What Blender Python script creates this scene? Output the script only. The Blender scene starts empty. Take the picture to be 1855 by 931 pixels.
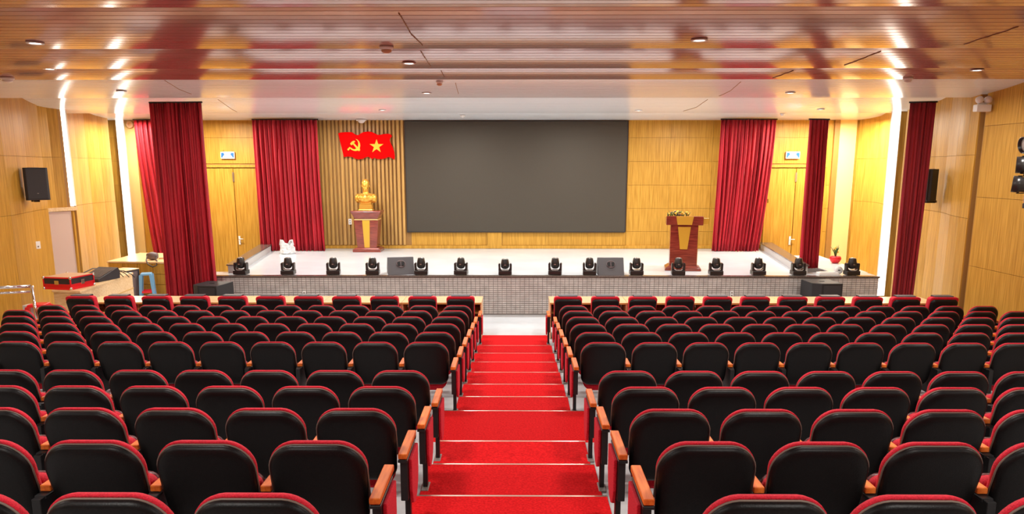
import bpy, bmesh, math, random
from math import sin, cos, pi, radians, sqrt, atan
from mathutils import Vector, Matrix
random.seed(7)
SC = bpy.context.scene
COL = SC.collection

# ---------------------------------------------------------------- camera
F = 1340.0
HORIZON, CY = 301.3, 550.0
PITCH = atan((CY - HORIZON) / F)
cam_data = bpy.data.cameras.new('camera')
cam_data.sensor_fit = 'HORIZONTAL'; cam_data.sensor_width = 36.0
cam_data.lens = 36.0 * F / 1855.0
cam_data.shift_y = (CY - 465.5) / 1855.0 * 1.0
cam_data.clip_end = 200
cam = bpy.data.objects.new('camera', cam_data); COL.objects.link(cam)
cam.location = (0, 0, 3.146)
cam.rotation_euler = (pi / 2 - PITCH, 0, radians(0.3994))
SC.camera = cam

# ---------------------------------------------------------------- world and exposure
w = bpy.data.worlds.new('world'); SC.world = w; w.use_nodes = True
w.node_tree.nodes['Background'].inputs[0].default_value = (1.0, 0.95, 0.9, 1)
w.node_tree.nodes['Background'].inputs[1].default_value = 0.3
SC.view_settings.view_transform = 'Standard'
SC.view_settings.look = 'None'
SC.view_settings.gamma = 1
SC.view_settings.use_curve_mapping = False
SC.view_settings.exposure = 0.1

# ---------------------------------------------------------------- lamps (standing for the recessed ceiling fittings, plus added side fills)
def area(loc, size, power, color=(1, .96, .9), rot=(0, 0, 0), size_y=None):
    l = bpy.data.lights.new('ceiling_or_fill_lamp', 'AREA'); l.energy = power; l.color = color
    l.shape = 'RECTANGLE' if size_y else 'DISK'; l.size = size
    if size_y: l.size_y = size_y
    o = bpy.data.objects.new('ceiling_or_fill_lamp', l); o.location = loc; o.rotation_euler = rot
    COL.objects.link(o); return o
HALL_P, STAGE_P, SIDE_FILL_P = 68, 80, 150
for x in (-6.5, -2.2, 2.2, 6.5):
    for y in (1.2, 5.2, 9.2, 12.8):
        area((x, y, 4.33), .5, HALL_P)
for x in (-4.6, -1.5, 1.5, 4.6):
    area((x, 16.6, 4.33), .5, STAGE_P, (1, .98, .96))
    area((x, 19.2, 4.33), .5, STAGE_P * .8, (1, .98, .96))
for x, y, p in ((-8.2, 19.3, 1.35), (7.8, 19.4, 1.35), (-10.2, 19.9, .6), (-9.0, 13.4, .12), (8.8, 19.8, .7)):  # side fills, added to brighten the door walls and back wall ends
    area((x, y, 4.33), .35, SIDE_FILL_P * p, (1, .93, .8))

# ================================================================= helpers
class MB:
    def __init__(s): s.v = []; s.f = []; s.sm = []
    def add(s, vs, fs, smooth=False):
        o = len(s.v); s.v += [tuple(v) for v in vs]
        s.f += [tuple(i + o for i in f) for f in fs]; s.sm += [smooth] * len(fs)
        return s
    def box(s, c, d, rz=0, M=None):
        hx, hy, hz = d[0] / 2, d[1] / 2, d[2] / 2
        vs = [Vector((x, y, z)) for x in (-hx, hx) for y in (-hy, hy) for z in (-hz, hz)]
        R = M if M is not None else Matrix.Rotation(rz, 3, 'Z')
        vs = [R @ v + Vector(c) for v in vs]
        return s.add(vs, [(0, 1, 3, 2), (4, 6, 7, 5), (0, 4, 5, 1), (2, 3, 7, 6), (0, 2, 6, 4), (1, 5, 7, 3)])
    def prism(s, poly, a, b, axis='z', M=None, smooth=False):
        n = len(poly)
        def P(p, t): return {'z': (p[0], p[1], t), 'y': (p[0], t, p[1]), 'x': (t, p[0], p[1])}[axis]
        vs = [Vector(P(p, a)) for p in poly] + [Vector(P(p, b)) for p in poly]
        if M is not None: vs = [M @ v for v in vs]
        fs = [tuple(range(n))[::-1], tuple(range(n, 2 * n))]
        s.add(vs, fs)
        o = len(s.v) - 2 * n
        for i in range(n):
            j = (i + 1) % n
            s.f.append((o + i, o + j, o + n + j, o + n + i)); s.sm.append(smooth)
        return s
    def loft(s, rings, cap=True, smooth=True, closed=True):
        n = len(rings[0]); o = len(s.v)
        for r in rings: s.v += [tuple(p) for p in r]
        for k in range(len(rings) - 1):
            for i in range(n if closed else n - 1):
                j = (i + 1) % n
                s.f.append((o + k * n + i, o + k * n + j, o + (k + 1) * n + j, o + (k + 1) * n + i)); s.sm.append(smooth)
        if cap:
            s.f.append(tuple(o + i for i in range(n))[::-1]); s.sm.append(False)
            e = o + (len(rings) - 1) * n
            s.f.append(tuple(e + i for i in range(n))); s.sm.append(False)
        return s
    def tube(s, pts, r, n=8):
        pts = [Vector(p) for p in pts]; rings = []
        up = Vector((0, 0, 1))
        for i, p in enumerate(pts):
            a = pts[max(i - 1, 0)]; b = pts[min(i + 1, len(pts) - 1)]
            d = (b - a).normalized()
            u = d.cross(up)
            if u.length < 1e-3: u = d.cross(Vector((0, 1, 0)))
            u.normalize(); v = u.cross(d)
            rr = r[i] if isinstance(r, (list, tuple)) else r
            rings.append([p + u * (rr * cos(2 * pi * k / n)) + v * (rr * sin(2 * pi * k / n)) for k in range(n)])
        return s.loft(rings)
    def lathe(s, prof, c=(0, 0, 0), n=20, M=None, sx=1, sy=1):
        rings = []
        for r, z in prof:
            ring = [Vector((r * sx * cos(2 * pi * k / n), r * sy * sin(2 * pi * k / n), z)) for k in range(n)]
            if M is not None: ring = [M @ v for v in ring]
            rings.append([v + Vector(c) for v in ring])
        return s.loft(rings)
    def ell(s, c, r, n=16, m=10, M=None):
        rings = []
        for i in range(m + 1):
            t = -pi / 2 + pi * i / m
            ring = [Vector((r[0] * max(cos(t), .01) * cos(2 * pi * k / n), r[1] * max(cos(t), .01) * sin(2 * pi * k / n), r[2] * sin(t))) for k in range(n)]
            if M is not None: ring = [M @ v for v in ring]
            rings.append([v + Vector(c) for v in ring])
        return s.loft(rings)
    def mesh(s, name, mat, bevel=0, seg=2):
        me = bpy.data.meshes.new(name); me.from_pydata(s.v, [], s.f)
        me.polygons.foreach_set('use_smooth', s.sm)
        bm = bmesh.new(); bm.from_mesh(me)
        if bevel:
            es = [e for e in bm.edges if len(e.link_faces) == 2 and e.calc_face_angle(0) > radians(35)]
            bmesh.ops.bevel(bm, geom=es, offset=bevel, segments=seg, affect='EDGES', profile=.5, clamp_overlap=True)
        bmesh.ops.recalc_face_normals(bm, faces=bm.faces)
        bm.to_mesh(me); bm.free()
        mats = mat if isinstance(mat, (list, tuple)) else [mat]
        for m in mats: me.materials.append(m)
        me.update(); return me
    def build(s, name, mat, parent=None, bevel=0, seg=2):
        return link(name, s.mesh(name, mat, bevel, seg), parent)

def link(name, me, parent=None, loc=None):
    o = bpy.data.objects.new(name, me); COL.objects.link(o)
    if parent: o.parent = parent
    if loc is not None: o.location = loc
    return o
def empty(name, loc=(0, 0, 0), rz=0):
    o = bpy.data.objects.new(name, None); COL.objects.link(o); o.location = loc; o.rotation_euler = (0, 0, rz)
    o.empty_display_size = .1; return o
def tag(o, label=None, cat=None, group=None, kind=None):
    if label: o['label'] = label
    if cat: o['category'] = cat
    if group: o['group'] = group
    if kind: o['kind'] = kind
    return o
def thing(name, label, cat, loc=(0, 0, 0), rz=0, group=None):
    return tag(empty(name, loc, rz), label, cat, group)

# ================================================================= materials
def mat(name, col, rough=.5, metal=0, spec=None, emit=None, estr=0, build=None, coat=0):
    m = bpy.data.materials.new(name); m.use_nodes = True
    nt = m.node_tree; b = nt.nodes['Principled BSDF']
    b.inputs['Base Color'].default_value = (*col, 1); b.inputs['Roughness'].default_value = rough
    b.inputs['Metallic'].default_value = metal
    if spec is not None: b.inputs['Specular IOR Level'].default_value = spec
    if coat: b.inputs['Coat Weight'].default_value = coat; b.inputs['Coat Roughness'].default_value = .1
    if emit: b.inputs['Emission Color'].default_value = (*emit, 1); b.inputs['Emission Strength'].default_value = estr
    if build: build(nt, b)
    return m
def noise_mix(c1, c2, scale=(1, 1, 1), nscale=5, bump=0, detail=4, lo=.35, hi=.65, rand=0, coord='Object'):
    def f(nt, b):
        N = nt.nodes; L = nt.links
        tc = N.new('ShaderNodeTexCoord'); mp = N.new('ShaderNodeMapping'); mp.inputs['Scale'].default_value = scale
        nz = N.new('ShaderNodeTexNoise'); nz.inputs['Scale'].default_value = nscale; nz.inputs['Detail'].default_value = detail
        cr = N.new('ShaderNodeValToRGB'); cr.color_ramp.elements[0].position = lo; cr.color_ramp.elements[1].position = hi
        cr.color_ramp.elements[0].color = (*c1, 1); cr.color_ramp.elements[1].color = (*c2, 1)
        L.new(tc.outputs[coord], mp.inputs[0]); L.new(mp.outputs[0], nz.inputs['Vector']); L.new(nz.outputs['Fac'], cr.inputs[0])
        out = cr.outputs[0]
        if rand:
            oi = N.new('ShaderNodeObjectInfo'); mr = N.new('ShaderNodeMapRange')
            mr.inputs['To Min'].default_value = 1 - rand; mr.inputs['To Max'].default_value = 1 + rand
            hs = N.new('ShaderNodeHueSaturation')
            L.new(oi.outputs['Random'], mr.inputs[0]); L.new(mr.outputs[0], hs.inputs['Value']); L.new(out, hs.inputs['Color'])
            out = hs.outputs[0]
        L.new(out, b.inputs['Base Color'])
        if bump:
            bp = N.new('ShaderNodeBump'); bp.inputs['Strength'].default_value = bump; bp.inputs['Distance'].default_value = .01
            L.new(nz.outputs['Fac'], bp.inputs['Height']); L.new(bp.outputs[0], b.inputs['Normal'])
    return f
W1, W2 = (.42, .205, .022), (.59, .315, .048)
M = dict(
    wood=mat('oak_veneer', W2, .45, spec=.3, build=noise_mix(W1, W2, (16, 16, .7), 2.2, .05, rand=.07)),
    wood_base=mat('oak_backing', (.33, .16, .035), .5),
    slat=mat('oak_slat', W2, .4, build=noise_mix((.42, .225, .055), (.56, .32, .09), (14, 14, .7), 2.2, .05, rand=.12)),
    slat_back=mat('oak_slat_back', (.30, .15, .035), .6),
    pale=mat('pale_laminate', (.8, .55, .3), .3, build=noise_mix((.72, .47, .22), (.86, .62, .36), (2, 18, 18), 1.5, .02)),
    pale_edge=mat('pale_laminate_edge', (.62, .36, .1), .4),
    cubby=mat('painted_chair_reflection', (.2, .035, .02), .5),  # table interior with the chairs' red reflection painted in
    arm=mat('orange_armrest_wood', (.66, .15, .02), .5, spec=.25, build=noise_mix((.62, .11, .012), (.85, .22, .03), (16, 1.5, 16), 2.2, .02, rand=.15)),
    shell=mat('black_plastic', (.009, .0085, .009), .42, spec=.22, build=noise_mix((.004, .0038, .004), (.008, .0072, .0075), (1, 1, 1), 180, .12)),
    fabric=mat('red_fabric', (.5, .008, .02), .85, build=noise_mix((.48, .004, .018), (.74, .010, .036), (1, 1, 1), 150, .3)),
    piping=mat('grey_piping', (.20, .15, .12), .5),
    iron=mat('black_iron', (.012, .012, .013), .4, spec=.4),
    bolt=mat('bolt_chrome', (.6, .55, .5), .3, 1),
    foot=mat('grey_foot_plate', (.2, .18, .16), .5),
    maroon=mat('maroon_seat_pan', (.10, .008, .008), .4),
    carpet=mat('red_carpet', (.72, .02, .02), .95, spec=.1, build=noise_mix((.50, .004, .006), (.70, .010, .013), (1, 1, 1), 60, .3, rand=.12)),
    nosing=mat('nosing_metal', (.75, .62, .5), .3, .9),
    concrete=mat('grey_step_tile', (.5, .5, .5), .35, build=noise_mix((.42, .42, .43), (.58, .58, .58), (1, 1, 1), 3, .05)),
    floor=mat('white_floor_tile', (.72, .75, .76), .18, build=noise_mix((.60, .64, .66), (.68, .72, .74), (1, 1, 1), 1.2, 0)),
    stagefloor=mat('white_stage_floor', (.75, .77, .78), .2, build=noise_mix((.56, .60, .62), (.64, .68, .70), (1, 1, 1), .8, 0)),
    granite=mat('dark_granite', (.10, .07, .06), .2, build=noise_mix((.06, .045, .04), (.16, .12, .10), (1, 1, 1), 60, 0)),
    curb=mat('grey_curb', (.5, .48, .46), .4),
    tile=mat('grey_wall_tile', (.5, .46, .43), .25, build=noise_mix((.47, .43, .40), (.60, .55, .51), (1, 1, 1), 7, 0)),
    grout=mat('tile_grout', (.24, .21, .19), .8),
    white=mat('white_plastic', (.8, .78, .75), .4),
    doorw=mat('pinkish_white_door', (.62, .45, .38), .4),
    screen=mat('led_screen', (.062, .052, .040), .7, spec=.2, build=noise_mix((.060, .050, .037), (.074, .062, .047), (1, 1, 1), 300, .1)),
    frame=mat('screen_frame', (.02, .018, .02), .4),
    curtain=mat('red_velvet', (.42, .004, .015), .7, build=noise_mix((.28, .002, .008), (.46, .004, .018), (5, 5, .4), 3, .05)),
    curtain_dk=mat('dark_red_velvet', (.26, .006, .012), .8, build=noise_mix((.18, .004, .009), (.30, .008, .016), (5, 5, .4), 3, .05)),
    led=mat('led_strip_light', (1, 1, 1), .5, emit=(1, .93, .80), estr=6),
    gold=mat('gold_paint', (.80, .45, .07), .28, .65),
    mahog=mat('mahogany_lacquer', (.22, .035, .02), .22, build=noise_mix((.16, .022, .014), (.30, .055, .03), (3, 3, 30), 1.2, 0), coat=.4),
    yellowp=mat('yellow_ash_panel', (.66, .36, .03), .35),
    flagred=mat('flag_red', (.85, .002, .002), .8, spec=.05),
    flagyel=mat('flag_yellow', (.95, .52, .01), .5),
    speaker=mat('black_speaker_coat', (.016, .015, .017), .6, build=noise_mix((.012, .011, .012), (.022, .02, .022), (1, 1, 1), 200, .3)),
    speaker_gr=mat('grey_speaker_coat', (.075, .07, .075), .55),
    grille=mat('speaker_grille', (.028, .026, .028), .7),
    black=mat('deep_black', (.004, .004, .004), .7),
    head=mat('moving_head_plastic', (.02, .017, .016), .3),
    lens=mat('lens_glass', (.55, .5, .45), .08, .5),
    chrome=mat('chrome', (.75, .75, .76), .12, 1),
    redpl=mat('red_plastic', (.75, .01, .02), .35),
    bluepl=mat('blue_plastic', (.16, .38, .60), .35),
    rackpl=mat('grey_rack_side', (.14, .10, .10), .5),
    caseblk=mat('case_black', (.03, .025, .03), .5),
    casewood=mat('case_lid', (.62, .36, .2), .5),
    bag=mat('white_bag_plastic', (.62, .62, .62), .3),
    leaf=mat('dark_leaf', (.05, .12, .02), .5),
    flower=mat('yellow_flower', (.85, .5, .05), .6),
    flower2=mat('dark_flower', (.10, .03, .05), .6),
    signblue=mat('sign_blue', (.01, .12, .35), .4),
    signtext=mat('sign_text', (.12, .16, .2), .5),
    lampglow=mat('lamp_glow', (1, 1, 1), .5, emit=(1, .97, .9), estr=6),
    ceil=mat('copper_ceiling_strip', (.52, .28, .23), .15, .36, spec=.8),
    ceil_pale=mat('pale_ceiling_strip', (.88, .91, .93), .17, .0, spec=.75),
    cream_light=mat('painted_wall_light', (.85, .60, .24), .5),  # back wall wood with the lamp light painted into its colour
    ceil_gap=mat('ceiling_gap', (.10, .06, .05), .8),
)

# ================================================================= setting: floor, treads, stage
g = MB().box((-1.5, 9, -.1), (22, 26, .2)).build('floor', M['floor']); tag(g, kind='structure')
LEV = {i: .075 * (i - 1) for i in range(1, 8)}
LEV['W'] = .54
LEV.update({i: .63 + .1216 * (i - 8) for i in range(8, 17)})
NOSE = {2: 12.50, 3: 11.67, 4: 10.84, 5: 10.01, 6: 9.18, 7: 8.42, 'W': 7.64, 8: 6.51, 9: 5.68, 10: 4.83, 11: 3.97, 12: 3.10, 13: 2.24, 14: 1.38, 15: .52}
order = [2, 3, 4, 5, 6, 7, 'W', 8, 9, 10, 11, 12, 13, 14, 15]
XL, XR = -8.25, 8.2
steps = MB().box(((XL + XR) / 2, 4.2, .001), (XR - XL, 16.5, .002)).build('floor_rake', M['concrete']); tag(steps, kind='structure')
for k, i in enumerate(order):
    y1 = NOSE[i]; y0 = NOSE[order[k + 1]] if k + 1 < len(order) else -4.0
    z = LEV[i]
    MB().box(((XL + XR) / 2, (y0 + y1) / 2, z / 2), (XR - XL, y1 - y0, z)).build('tread', M['concrete'], steps)
CARPET = thing('stair_carpet', 'long red carpet running up the steps of the centre aisle', 'carpet')
spans = [(None, 13.63, NOSE[2], 0, -.684, .585)]
for k, i in enumerate(order):
    y1 = NOSE[i]; y0 = NOSE[order[k + 1]] if k + 1 < len(order) else -2
    if i == 'W': a, b = -.90, .80
    elif i in (2, 3, 4, 5, 6, 7): a, b = -.69, .60
    else: a, b = -.72, .63
    spans.append((i, y1, y0, LEV[i], a, b))
for i, y1, y0, z, a, b in spans:
    MB().box(((a + b) / 2, (y0 + y1) / 2, z + .006), (b - a, y1 - y0 - .01, .012)).build('carpet_piece', M['carpet'], CARPET, .003, 1)
    if i is not None:
        MB().box(((a + b) / 2, y1 + .006, z + .004), (b - a + .01, .022, .012)).build('nosing', M['nosing'], CARPET)

ZS, YS, YB = .842, 15.645, 21.02
stage = tag(MB().prism([(-7.3, YS), (7.7, YS), (7.75, 16.3), (7.9, 19.4), (7.0, 19.4), (6.95, 16.3), (6.3, 16.3), (7.15, YB), (-7.15, YB), (-6.3, 16.3), (-7.3, 16.3)], 0, ZS - .02).build('stage', M['grout']), kind='structure')
MB().prism([(-6.35, 16.25), (6.35, 16.25), (7.2, YB), (-7.2, YB)], ZS - .02, ZS).build('stage_floor', M['stagefloor'], stage)
MB().prism([(-7.3, YS + .12), (7.7, YS + .12), (7.7, 16.25), (-7.3, 16.25)], ZS - .02, ZS).build('stage_floor', M['stagefloor'], stage)
MB().prism([(6.95, 16.25), (7.75, 16.25), (7.93, 19.4), (7.0, 19.4)], ZS - .02, ZS).build('stage_floor', M['stagefloor'], stage)
MB().box((.2, YS + .05, ZS - .018), (15.04, .16, .042)).build('stage_edge', M['granite'], stage, .006, 1)
tl = MB(); tw, th = .0955, .0465
for r in range(17):
    for c in range(157):
        x = -7.29 + c * tw + tw / 2; z = .02 + r * th + th / 2
        tl.box((x, YS - .006, z), (tw - .010, .012, th - .010))
tag(tl.build('tiles', M['tile'], stage), kind='stuff')
for s in (-1, 1):
    cu = MB().prism([(s * 6.13, 16.1), (s * 6.36, 16.1), (s * 7.2, 20.95), (s * 6.9, 20.95)], ZS, ZS + .16).build('curb', M['curb'], stage)
    MB().prism([(s * 6.12, 16.06), (s * 6.38, 16.06), (s * 7.22, 20.96), (s * 6.88, 20.96)], ZS + .16, ZS + .185).build('curb_cap', M['granite'], stage)

# ================================================================= setting: walls
def seg_panels(parent, p, q, z0, z1, rows=4, face=1, name='wood_panel', m=None, t=.022, gap=.006, zs=None, skip=()):
    """thin veneer boards standing proud of the line p-q; face=+1 puts them to the left of the direction"""
    p = Vector((*p, 0)); q = Vector((*q, 0)); d = (q - p); L = d.length; d.normalize()
    n = Vector((-d.y, d.x, 0)) * face
    zs = zs or [z0 + (z1 - z0) * k / rows for k in range(rows + 1)]
    for k in range(len(zs) - 1):
        if k in skip: continue
        a, b = zs[k] + gap / 2, zs[k + 1] - gap / 2
        A = p + d * gap / 2; B = q - d * gap / 2
        mb = MB().prism([(A.x, A.y), (B.x, B.y), (B.x + n.x * t, B.y + n.y * t), (A.x + n.x * t, A.y + n.y * t)], a, b)
        mb.build(name, m or M['wood'], parent)
def wall(name, pts, z0, z1, out, th=.12):
    """solid wall body along a polyline, thickness away from the room"""
    P = [Vector((*p, 0)) for p in pts]; N = []
    for i in range(len(P)):
        d = (P[min(i + 1, len(P) - 1)] - P[max(i - 1, 0)]).normalized()
        N.append(Vector((-d.y, d.x, 0)) * out)
    poly = [(p.x, p.y) for p in P] + [(p.x + n.x * th, p.y + n.y * th) for p, n in zip(P[::-1], N[::-1])]
    mb = MB()
    for i in range(len(P) - 1):
        a, b = P[i], P[i + 1]; na, nb = N[i] * th, N[i + 1] * th
        mb.prism([(a.x, a.y), (b.x, b.y), (b.x + nb.x, b.y + nb.y), (a.x + na.x, a.y + na.y)], z0, z1)
    return tag(mb.build(name, M['wood_base']), kind='structure')
def smooth(pts, n=3):
    out = []
    P = [Vector((*p, 0)) for p in pts]
    for i in range(len(P) - 1):
        p0, p1, p2, p3 = P[max(i - 1, 0)], P[i], P[i + 1], P[min(i + 2, len(P) - 1)]
        for k in range(n):
            t = k / n
            v = .5 * ((2 * p1) + (p2 - p0) * t + (2 * p0 - 5 * p1 + 4 * p2 - p3) * t * t + (3 * p1 - p0 - 3 * p2 + p3) * t ** 3)
            out.append((v.x, v.y))
    out.append(tuple(pts[-1])); return out
ZT = 4.85
ZROWS = [0, .68, 1.33, 1.98, 2.63, 3.28, 3.93, 4.75]
# back wall
bw = wall('wall_back', [(-11.6, YB), (10.2, YB)], 0, ZT, 1, .2)
seg = [(-11.5, -10.6), (-10.6, -9.3), (-9.3, -8.72)]
for a, b in seg: seg_panels(bw, (a, YB), (b, YB), 0, 0, face=-1, zs=ZROWS)
for a, b in [(-8.72, -7.2), (7.0, 8.55)]: seg_panels(bw, (a, YB), (b, YB), 0, 0, face=-1, zs=[3.22, 3.93, 4.75])
seg_panels(bw, (-7.2, YB), (-5.62, YB), 0, 0, face=-1, zs=[0, .84] + ZROWS[2:])
for a, b in [(3.08, 4.25), (4.25, 5.42), (5.42, 7.0), (8.55, 9.3), (9.3, 10.15)]:
    seg_panels(bw, (a, YB), (b, YB), 0, 0, face=-1, zs=[.84] + ZROWS[2:] if a < 7 else ZROWS)
for a, b in [(-3.0, -1.8), (-1.8, -.86), (-.42, .8), (.8, 2.0), (2.0, 3.08)]:
    seg_panels(bw, (a, YB), (b, YB), 0, 0, face=-1, zs=[.94, 1.33])
MB().box((-.64, YB - .035, 1.1), (.42, .07, .5)).build('wood_panel', M['wood'], bw, .004, 1)
MB().box((0, YB - .03, .89), (11.1, .06, .09)).build('baseboard', M['wood'], bw, .004, 1)
MB().box((-4.3, YB - .012, 2.7), (2.6, .02, 3.6)).build('slat_backing', M['slat_back'], bw)
x = -5.58
while x < -3.14:
    wd = random.choice((.055, .062, .07)); 
    MB().box((x + wd / 2, YB - .045, 2.85), (wd, .055, 3.8)).build('slat', M['slat'], bw)
    x += wd + .052
# flat return pieces beside the side doors, shade and lamp light put into their colours
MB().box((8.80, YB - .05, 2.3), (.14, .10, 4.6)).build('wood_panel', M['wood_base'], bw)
MB().box((9.12, YB - .03, 2.3), (.46, .05, 4.6)).build('lit_wall_panel', M['cream_light'], bw)
MB().box((-10.76, YB - .03, 2.3), (.32, .05, 4.6)).build('lit_wall_panel', M['cream_light'], bw)
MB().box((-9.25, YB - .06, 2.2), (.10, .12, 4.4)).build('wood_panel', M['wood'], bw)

def double_door(name, xc, hx):
    d = tag(empty(name, (xc, YB, 0)), kind='structure')
    for s in (-1, 1):
        lf = MB().box((s * .385, -.03, 1.55), (.755, .045, 3.08)).build('door_leaf', M['wood'], d, .004, 1)
        MB().box((s * .80, -.035, 1.58), (.06, .07, 3.16)).build('door_frame', M['wood'], d, .004, 1)
        MB().box((s * .74, -.056, 2.2), (.03, .02, .10)).build('hinge', M['chrome'], lf)
        MB().box((s * .74, -.056, .6), (.03, .02, .10)).build('hinge', M['chrome'], lf)
    MB().box((0, -.04, 3.15), (1.66, .08, .07)).build('lintel', M['wood'], d, .004, 1)
    MB().box((0, -.06, 2.85), (.05, .02, .26)).build('door_bolt', M['bolt'], d)
    h = MB().box((hx, -.062, 1.08), (.05, .02, .24)); h.tube([(hx, -.07, 1.12), (hx, -.12, 1.12), (hx + .12, -.12, 1.12)], .011)
    h.build('door_handle', M['white'], d)
double_door('door_1', -7.95, .06); double_door('door_2', 7.77, -.06)

# left wall
lwpts = [(-9.35, -4.2), (-9.6, 9.0), (-9.75, 13.2)]
wl = wall('wall_left', lwpts, 0, ZT, 1)
for p, q in (((-9.4, -.0), (-9.5, 5)), ((-9.5, 5), (-9.6, 9)), ((-9.6, 9), (-9.75, 13.2))):
    seg_panels(wl, p, q, 0, 0, face=-1, zs=ZROWS)
shA = smooth([(-9.80, 13.3), (-9.92, 14.46), (-10.42, 15.9), (-10.62, 16.75)], 2)
wl2 = wall('wall_left_shell', shA, 0, ZT, 1)
for p, q in zip(shA[:-1], shA[1:]): seg_panels(wl2, p, q, 0, 0, face=-1, zs=[0, 2.2, 3.35, 4.75])
wl3 = wall('wall_left_header', [(-10.68, 16.75), (-10.62, 17.1), (-10.45, 17.36)], 2.2, ZT, 1)
seg_panels(wl3, (-10.68, 16.75), (-10.62, 17.1), 0, 0, face=-1, zs=[2.2, 3.35, 4.75])
seg_panels(wl3, (-10.62, 17.1), (-10.5, 17.3), 0, 0, face=-1, zs=[2.2, 3.35, 4.75])
shB = smooth([(-10.40, 17.45), (-10.85, 18.2), (-11.12, 19.4), (-11.10, 20.5)], 2)
wl4 = wall('wall_left_end', shB, 0, ZT, 1)
for p, q in zip(shB[:-1], shB[1:]): seg_panels(wl4, p, q, 0, 0, face=-1, zs=[0, 2.2, 3.35, 4.75])
# side door under the first light slot
sd = tag(empty('door_3', (0, 0, 0)), kind='structure')
MB().prism([(-10.66, 16.80), (-10.42, 17.36), (-10.46, 17.38), (-10.70, 16.82)], 0, 2.12).build('door_leaf', M['doorw'], sd)
MB().prism([(-10.50, 17.30), (-10.40, 17.34), (-10.42, 17.44), (-10.54, 17.42)], 0, 2.2).build('door_frame', M['wood'], sd)
MB().prism([(-10.66, 16.72), (-10.34, 17.44), (-10.5, 17.46), (-10.78, 16.76)], 2.13, 2.21).build('lintel', M['pale'], sd)

# right wall
wr = wall('wall_right', [(8.35, -4.2), (8.35, 13.65)], 0, ZT, -1)
for p, q in (((8.35, 1), (8.35, 4.4)), ((8.35, 4.4), (8.35, 7.6)), ((8.35, 7.6), (8.35, 10.6)), ((8.35, 10.6), (8.35, 13.6))):
    seg_panels(wr, p, q, 0, 0, face=1, zs=[0, 1.35, 2.6, 3.85, 4.75])
shC = smooth([(8.32, 13.74), (8.55, 14.7), (8.93, 15.7), (9.03, 16.8), (8.97, 17.55)], 2)
wr2 = wall('wall_right_shell', shC, 0, ZT, -1)
for p, q in zip(shC[:-1], shC[1:]): seg_panels(wr2, p, q, 0, 0, face=1, zs=[0, 2.2, 3.35, 4.75])
shD = smooth([(8.86, 17.98), (9.32, 18.9), (9.58, 20.1), (9.42, 20.95)], 2)
wr3 = wall('wall_right_end', shD, 0, ZT, -1)
for p, q in zip(shD[:-1], shD[1:]): seg_panels(wr3, p, q, 0, 0, face=1, zs=[0, 2.2, 3.35, 4.75])
bb = MB()
for p, q in zip(shD[:-1], shD[1:]):
    a = Vector((p[0], p[1])); b = Vector((q[0], q[1])); d = (b - a).normalized(); n = Vector((-d.y, d.x))
    bb.prism([tuple(a), tuple(b), tuple(b + n * .04), tuple(a + n * .04)], 0, .1)
tag(bb.build('baseboard_right', M['pale_edge']), kind='structure')
# rear wall behind the camera
tag(MB().box((-.5, -4.2, 2.4), (19, .15, 5.0)).build('wall_rear', M['wood']), kind='structure')

# light slots
def strip(loc, wd, z0, z1, label, rz=0):
    t = thing('light_strip', label, 'light', (loc[0], loc[1], z0), rz)
    MB().box((0, .03, (z1 - z0) / 2), (wd + .06, .04, z1 - z0)).build('housing', M['white'], t)
    MB().box((0, 0, (z1 - z0) / 2), (wd, .03, z1 - z0 - .01)).build('diffuser', M['led'], t)
strip((-10.46, 17.40), .13, 2.23, 4.5, 'vertical white light strip above the pinkish side door, left wall')
strip((-10.93, 20.80), .16, .05, 4.5, 'tall vertical white light strip behind the wooden counter, left wall')
strip((8.84, 17.80), .15, .05, 4.5, 'tall vertical white light strip beside the dark red curtain, right wall')
# narrow return walls that close the slots
tag(MB().box((-10.72, 17.5, 2.4), (.5, .03, 4.8)).build('wall_left_slot', M['wood']), kind='structure')
tag(MB().box((9.1, 17.9, 2.4), (.42, .03, 4.8)).build('wall_right_slot', M['wood']), kind='structure')

# ================================================================= setting: ceiling
LIPS = [21.15, 18.28, 14.22, 11.28, 10.04, 8.38, 6.26, 4.6, 3.0, 1.2, -.6, -2.4, -4.3]
AMP = .13
def ceil_profile():
    P = []
    for k in range(len(LIPS) - 1):
        far, near = LIPS[k], LIPS[k + 1]; W_ = far - near; A = AMP * W_
        y = near + .001; seg = []
        n = max(3, int(W_ / .105))
        for i in range(n):
            a = near + W_ * i / n; b = near + W_ * (i + 1) / n
            z = lambda Y: 4.40 + A * (1 - (Y - near) / W_) ** 2
            seg += [(a, z(a)), (b - .012, z(b - .012)), (b - .011, z(b) + .011), (b - .001, z(b) + .011)]
        seg.append((far, 4.40))
        P.append(seg)
    return P
def ceil_z(Y):
    for k in range(len(LIPS) - 1):
        far, near = LIPS[k], LIPS[k + 1]
        if near <= Y <= far:
            W_ = far - near; return 4.40 + AMP * W_ * (1 - (Y - near) / W_) ** 2
    return 4.4
CE = tag(MB().box((-.9, 8.4, 5.0), (22, 26, .1)).build('ceiling', M['ceil_gap']), kind='structure')
prof = ceil_profile()
for k, seg in enumerate(prof):
    mb = MB(); X0, X1 = -11.9, 10.3
    o = 0
    for (y, z) in seg: mb.v += [(X0, y, z), (X1, y, z)]
    for i in range(len(seg) - 1):
        mb.f.append((2 * i, 2 * i + 2, 2 * i + 3, 2 * i + 1)); mb.sm.append(False)
    # riser at the far edge and a top closing sheet
    n = len(mb.v); y, z = seg[-1]
    mb.v += [(X0, y, z + .5), (X1, y, z + .5)]
    mb.f.append((n - 2, n, n + 1, n - 1)); mb.sm.append(False)
    mb.build('ceiling_band', M['ceil_pale'] if k < 3 else M['ceil'], CE)

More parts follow.
